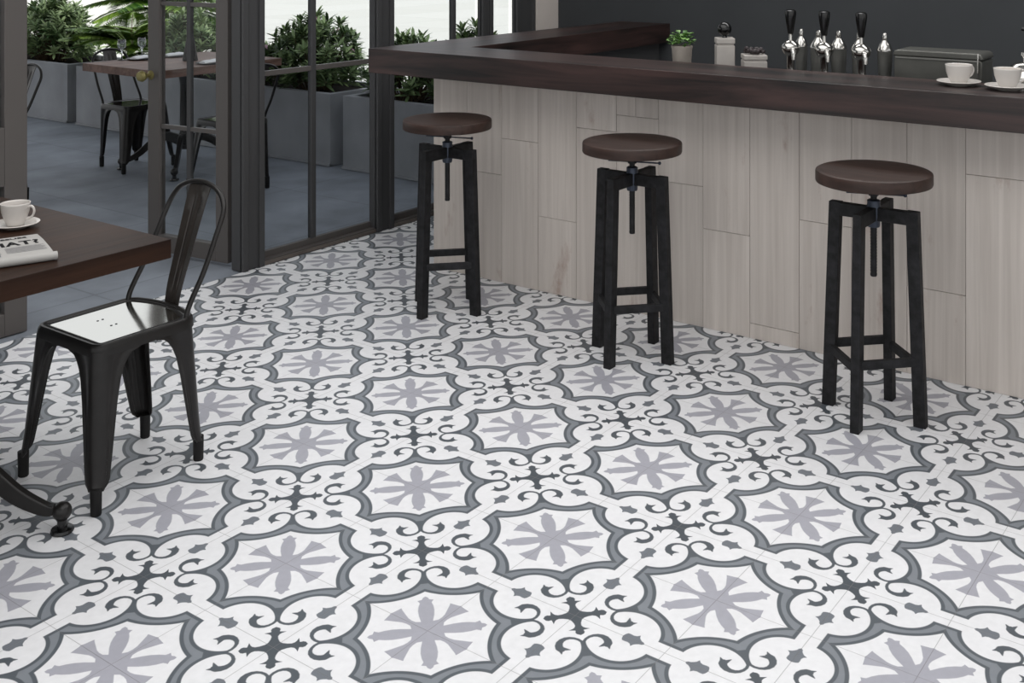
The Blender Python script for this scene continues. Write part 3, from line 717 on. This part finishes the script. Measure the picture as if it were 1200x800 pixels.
shaker(2.31, .085, .95, 'steel shaker just left of the middle beer tap')
shaker(2.33, .012, .95, 'steel shaker just right of the middle beer tap')
shaker(2.31, -.078, .85, 'steel shaker just left of the right beer tap')
shaker(2.33, -.170, .85, 'steel shaker with long cap just right of the right beer tap')
# steel machine
t = thing('coffee_machine', 'low boxy brushed steel machine behind the cups', 'coffee machine', (2.25, -.39, SC))
def rbox(x0, x1, y0, y1, z0, z1, r, n=5):
    bm = bmesh.new()
    pts = []
    for cy, cz, a0 in ((y1-r, z1-r, 0), (y0+r, z1-r, PI/2)):
        for k in range(n+1):
            a = a0+k*PI/2/n; pts.append((cy+r*math.cos(a), cz+r*math.sin(a)))
    pts += [(y0, z0), (y1, z0)]
    loft(bm, [[(x, y, z) for y, z in pts] for x in (x0, x1)])
    return bm
obj('body', rbox(0, .14, -.157, .157, 0, .104, .012), M['machine'], t, smooth=True, bevel=.003)
obj('lid', rbox(-.004, .144, -.160, .160, .105, .128, .018), M['machine'], t, smooth=True, bevel=.008, seg=3)
bm = bmesh.new(); box(bm, -.006, 0, -.15, .15, .098, .104); obj('lid_seam', bm, M['steel'], t)
bm = bmesh.new(); tube(bm, [(-.006, -.145, .128), (-.010, -.145, .06), (-.006, -.145, .02)], .003, 8); obj('side_pipe', bm, M['chrome'], t)
# chrome kettle cut by the right edge
t = thing('kettle', 'chrome kettle cut off by the right edge of the photo', 'kettle', (2.22, -.697, SC))
bm = bmesh.new(); lathe(bm, [(0, 0), (.066, 0), (.068, .006), (.068, .055), (.060, .080), (.040, .105), (.026, .112), (0, .114)], 36); obj('body', bm, M['chrome'], t, smooth=True)
bm = bmesh.new(); lathe(bm, [(0, .112), (.007, .112), (.006, .126), (.014, .134), (.013, .145), (0, .148)], 20); obj('lid_knob', bm, M['chrome'], t, smooth=True)
bm = bmesh.new(); tube(bm, smooth_path([(0, -.06, .08), (0, -.075, .16), (0, -.045, .21), (0, .01, .225)], 5), .007, 10, up=(1, 0, 0)); obj('handle', bm, M['blackplastic'], t, smooth=True)

# ------------------------------------------------------------------ place settings on the patio table
def plate(x, y, label, rz):
    p = thing('plate', label.replace('napkin', 'dark plate', 1), 'plate', (x, y, .70), 0, 'dark plates on the patio table')
    bm = bmesh.new(); lathe(bm, [(0, 0), (.06, 0), (.09, .008), (.092, .010), (.06, .006), (0, .005)], 32); obj('dish', bm, M['darkplate'], p, smooth='all')
    bm = bmesh.new()
    sec = [(-.03, 0), (.03, 0), (.034, .006), (.025, .016), (0, .021), (-.025, .016), (-.034, .006)]
    loft(bm, [[(x_, y_*k_, z_*k_) for y_, z_ in sec] for x_, k_ in ((-.075, .75), (-.04, 1), (0, .92), (.04, 1.05), (.075, .7))])
    o = obj('napkin', bm, M['napkin'], None, smooth=True, loc=(x, y, .7075)); o.rotation_euler = (0, 0, rz); tag(o, label, 'napkin', 'napkins on the patio table')
plate(2.60, 4.92, 'white rolled napkin at the left place on the patio table', .3)
plate(2.84, 4.90, 'white rolled napkin at the back place on the patio table', .1)
plate(2.70, 4.33, 'white rolled napkin at the near right place on the patio table', .2)
bm = bmesh.new(); lathe(bm, [(0, 0), (.046, 0), (.049, .006), (.047, .014), (.036, .075), (.026, .13), (.022, .155), (.024, .162), (.018, .170), (0, .172)], 28)
o = obj('black_lantern', bm, M['frame_rubber'], None, smooth=True, loc=(2.745, 4.60, .70)); tag(o, 'black cone-shaped lantern in the middle of the patio table', 'lantern')
def wineglass(x, y, label):
    bm = bmesh.new(); lathe(bm, [(0, 0), (.028, 0), (.028, .002), (.004, .005), (.0035, .06), (.01, .066), (.026, .085), (.028, .11), (.022, .135), (.0205, .135), (.026, .11), (.024, .086), (.008, .069), (0, .068)], 24)
    o = obj('wine_glass', bm, GM, None, smooth='all', loc=(x, y, .70)); tag(o, label, 'glass', 'glasses on the patio table')
GM = mat('clear_glass', (235, 240, 240), .03); GM.node_tree.nodes['Principled BSDF'].inputs['Transmission Weight'].default_value = .95
wineglass(2.50, 4.98, 'clear stemmed glass at the far left corner of the patio table')
wineglass(2.66, 5.00, 'clear stemmed glass beside the left napkin on the patio table')

# ------------------------------------------------------------------ planters
def planter(y0, y1, label):
    r = thing('planter', label, 'planter', (3.31, (y0+y1)/2, 0), 0, 'concrete trough planters')
    h = (y1-y0)/2
    bm = bmesh.new()
    for a in ((0, .6, -h, -h+.05), (0, .6, h-.05, h), (0, .05, -h+.05, h-.05), (.55, .6, -h+.05, h-.05)): box(bm, *a, 0, .472)
    bmesh.ops.remove_doubles(bm, verts=bm.verts[:], dist=1e-5)
    obj('trough', bm, M['concrete'], r)
    obj('soil', bx(.05, .55, -h+.05, h-.05, 0, .44), M['soil'], r)
    obj('plinth', bx(-.012, .012, -h+.0, h, 0, .016), M['concrete'], r)
planter(6.99, 9.6, 'grey concrete planter at the far left behind the patio chairs')
planter(3.90, 6.86, 'long grey concrete planter in the middle, behind the patio table')
planter(2.62, 3.78, 'grey concrete planter at the right, its end behind the first bar stool')

def shrub(name, x, y, h, rx, nros, m, label, cat, seed, flowers=0, leafl=.095, group=None):
    rg = random.Random(seed)
    t = thing(name, label, cat, (x, y, .44), 0, group)
    bm = bmesh.new(); tn = []; sb = bmesh.new(); fb = bmesh.new(); nf = 0
    for i in range(nros):
        a = rg.uniform(0, 2*PI); e = math.asin(rg.uniform(0, 1)); q = rg.uniform(.55, 1)**.5
        rr = rg.uniform(.7, 1)
        px, py, pz = math.cos(a)*math.cos(e)*rx[0]*rr, math.sin(a)*math.cos(e)*rx[1]*rr, .06 + (h-.06)*math.sin(e)*rr
        if rg.random() < .35: px *= rg.random(); py *= rg.random()
        pz = min(pz, h); base = Vector((px*.35, py*.35, .0)); tip = Vector((px, py, pz))
        if i % 3 == 0:
            tube(sb, smooth_path([base, base.lerp(tip, .5)+Vector((0, 0, .05)), tip], 3), .004, 5)
        ax = (tip-Vector((0, 0, .0)))*.6 + Vector((0, 0, .25)); ax.normalize()
        tb = rg.random()*.7
        nl = rg.randint(10, 15)
        e1 = ax.cross(Vector((0, 0, 1))); 
        if e1.length < .05: e1 = Vector((1, 0, 0))
        e1.normalize(); e2 = ax.cross(e1)
        for k in range(nl):
            b_ = 2*PI*k/nl*1.618*2; el = .15 + .9*(k/nl)
            dv = (e1*math.cos(b_) + e2*math.sin(b_))*math.cos(el) + ax*math.sin(el)
            leaf(bm, tip - ax*.03*(1-k/nl), dv, ax, leafl*rg.uniform(.7, 1.1), leafl*.26, tn, (min(1, max(0, tb+rg.uniform(-.15, .3))),)*3, .12)
        if nf < flowers and rg.random() < .2:
            nf += 1
            for k in range(14):
                b_ = rg.uniform(0, 2*PI); el = rg.uniform(0, 1.3); v = Vector((math.cos(b_)*math.cos(el), math.sin(b_)*math.cos(el), math.sin(el)))
                c_ = tip + ax*.03 + v*.028; s_ = .011
                u_ = v.orthogonal().normalized(); w_ = v.cross(u_)
                fb.faces.new([fb.verts.new(c_+u_*s_), fb.verts.new(c_+w_*s_), fb.verts.new(c_-u_*s_), fb.verts.new(c_-w_*s_)])
    o = obj('foliage', bm, M[m], t); settint(o, lambda p: tn[p.index])
    obj('stems', sb, M['bark'], t)
    if flowers: q = obj('blossom', fb, M['petal'], t); q['label'] = 'pale pink blossom clusters'
    else: fb.free()
    return t
shr = [  # x, y, h, (rx, ry), rosettes, material, flowers, label
    (3.62, 8.75, .56, (.30, .48), 220, 'leaf', 0, 'dense green shrub in the far left planter, cut by the window frame'),
    (3.60, 7.72, .56, (.30, .54), 300, 'leaf', 0, 'dense bushy green shrub in the left planter beside the palm'),
    (3.60, 5.78, .50, (.28, .40), 210, 'leaf', 0, 'green shrub in the middle planter seen through the open door leaf'),
    (3.60, 5.02, .30, (.26, .34), 100, 'leaf2', 6, 'low flowering shrub in the middle planter behind the wide post'),
    (3.58, 4.36, .54, (.28, .44), 260, 'leaf2', 6, 'tall dark green shrub at the right end of the middle planter'),
    (3.58, 3.44, .44, (.26, .34), 150, 'leaf2', 3, 'low green shrub at the left end of the right planter'),
    (3.60, 2.93, .54, (.24, .24), 90, 'leaf2', 0, 'green shrub in the right planter behind the bar corner'),
]
for i, (x, y, h, rx, nr, m_, fl_, lb) in enumerate(shr):
    shrub('shrub', x, y, h, rx, nr, m_, lb, 'shrub', 20+i, fl_, group='shrubs in the concrete planters')
def palm(x, y, z0, nfr, ln, label, seed, trunk=.12, lift=(.2, 1.25)):
    rg = random.Random(seed)
    t = thing('palm', label, 'palm', (x, y, z0))
    bm = bmesh.new(); tn = []; rb = bmesh.new()
    for i in range(nfr):
        a = 2*PI*i/nfr*1.618*3 + rg.uniform(-.2, .2); el = rg.uniform(*lift); l = ln*rg.uniform(.8, 1.1)
        pts = []
        for k in range(9):
            f = k/8; d_ = l*f
            z = trunk + math.sin(el)*d_ - .55*l*f*f*(1.15-math.sin(el)*.4); r_ = math.cos(el)*d_ + .25*l*f*f*math.sin(el)
            pts.append(Vector((math.cos(a)*r_, math.sin(a)*r_, z)))
        tube(rb, pts, [.006*(1-k/10) for k in range(9)], 5)
        P = smooth_path(pts, 5); tb = rg.random()*.7
        for j in range(5, len(P)-1):
            tg = (P[j+1]-P[j]).normalized(); sd = tg.cross(Vector((0, 0, 1))).normalized(); f = j/len(P)
            ll = .20*ln/.6*math.sin(PI*min(1, f*.9+.12))**.6
            for sg in (-1, 1):
                leaf(bm, P[j], sd*sg*.85 + tg*.55 + Vector((0, 0, .1)), (0, 0, 1), ll*rg.uniform(.85, 1.1), .030, tn, (min(1, max(0, tb+rg.uniform(-.2, .3))),)*3, .25)
    o = obj('fronds', bm, M['palm'], t); settint(o, lambda p: tn[p.index])
    obj('frond_stalks', rb, M['bark'], t)
    tb_ = bmesh.new(); lathe(tb_, [(0, 0), (.05, 0), (.055, .03), (.045, trunk*.6), (.035, trunk), (0, trunk+.02)], 14); obj('trunk', tb_, M['trunk'], t, smooth=True)
palm(3.60, 6.55, .44, 30, .60, 'arching green palm in the middle planter behind the first patio chair', 3)
palm(4.75, 7.75, -.006, 34, .80, 'palm on a pale trunk standing behind the planters', 4, .80, (.05, 1.2))
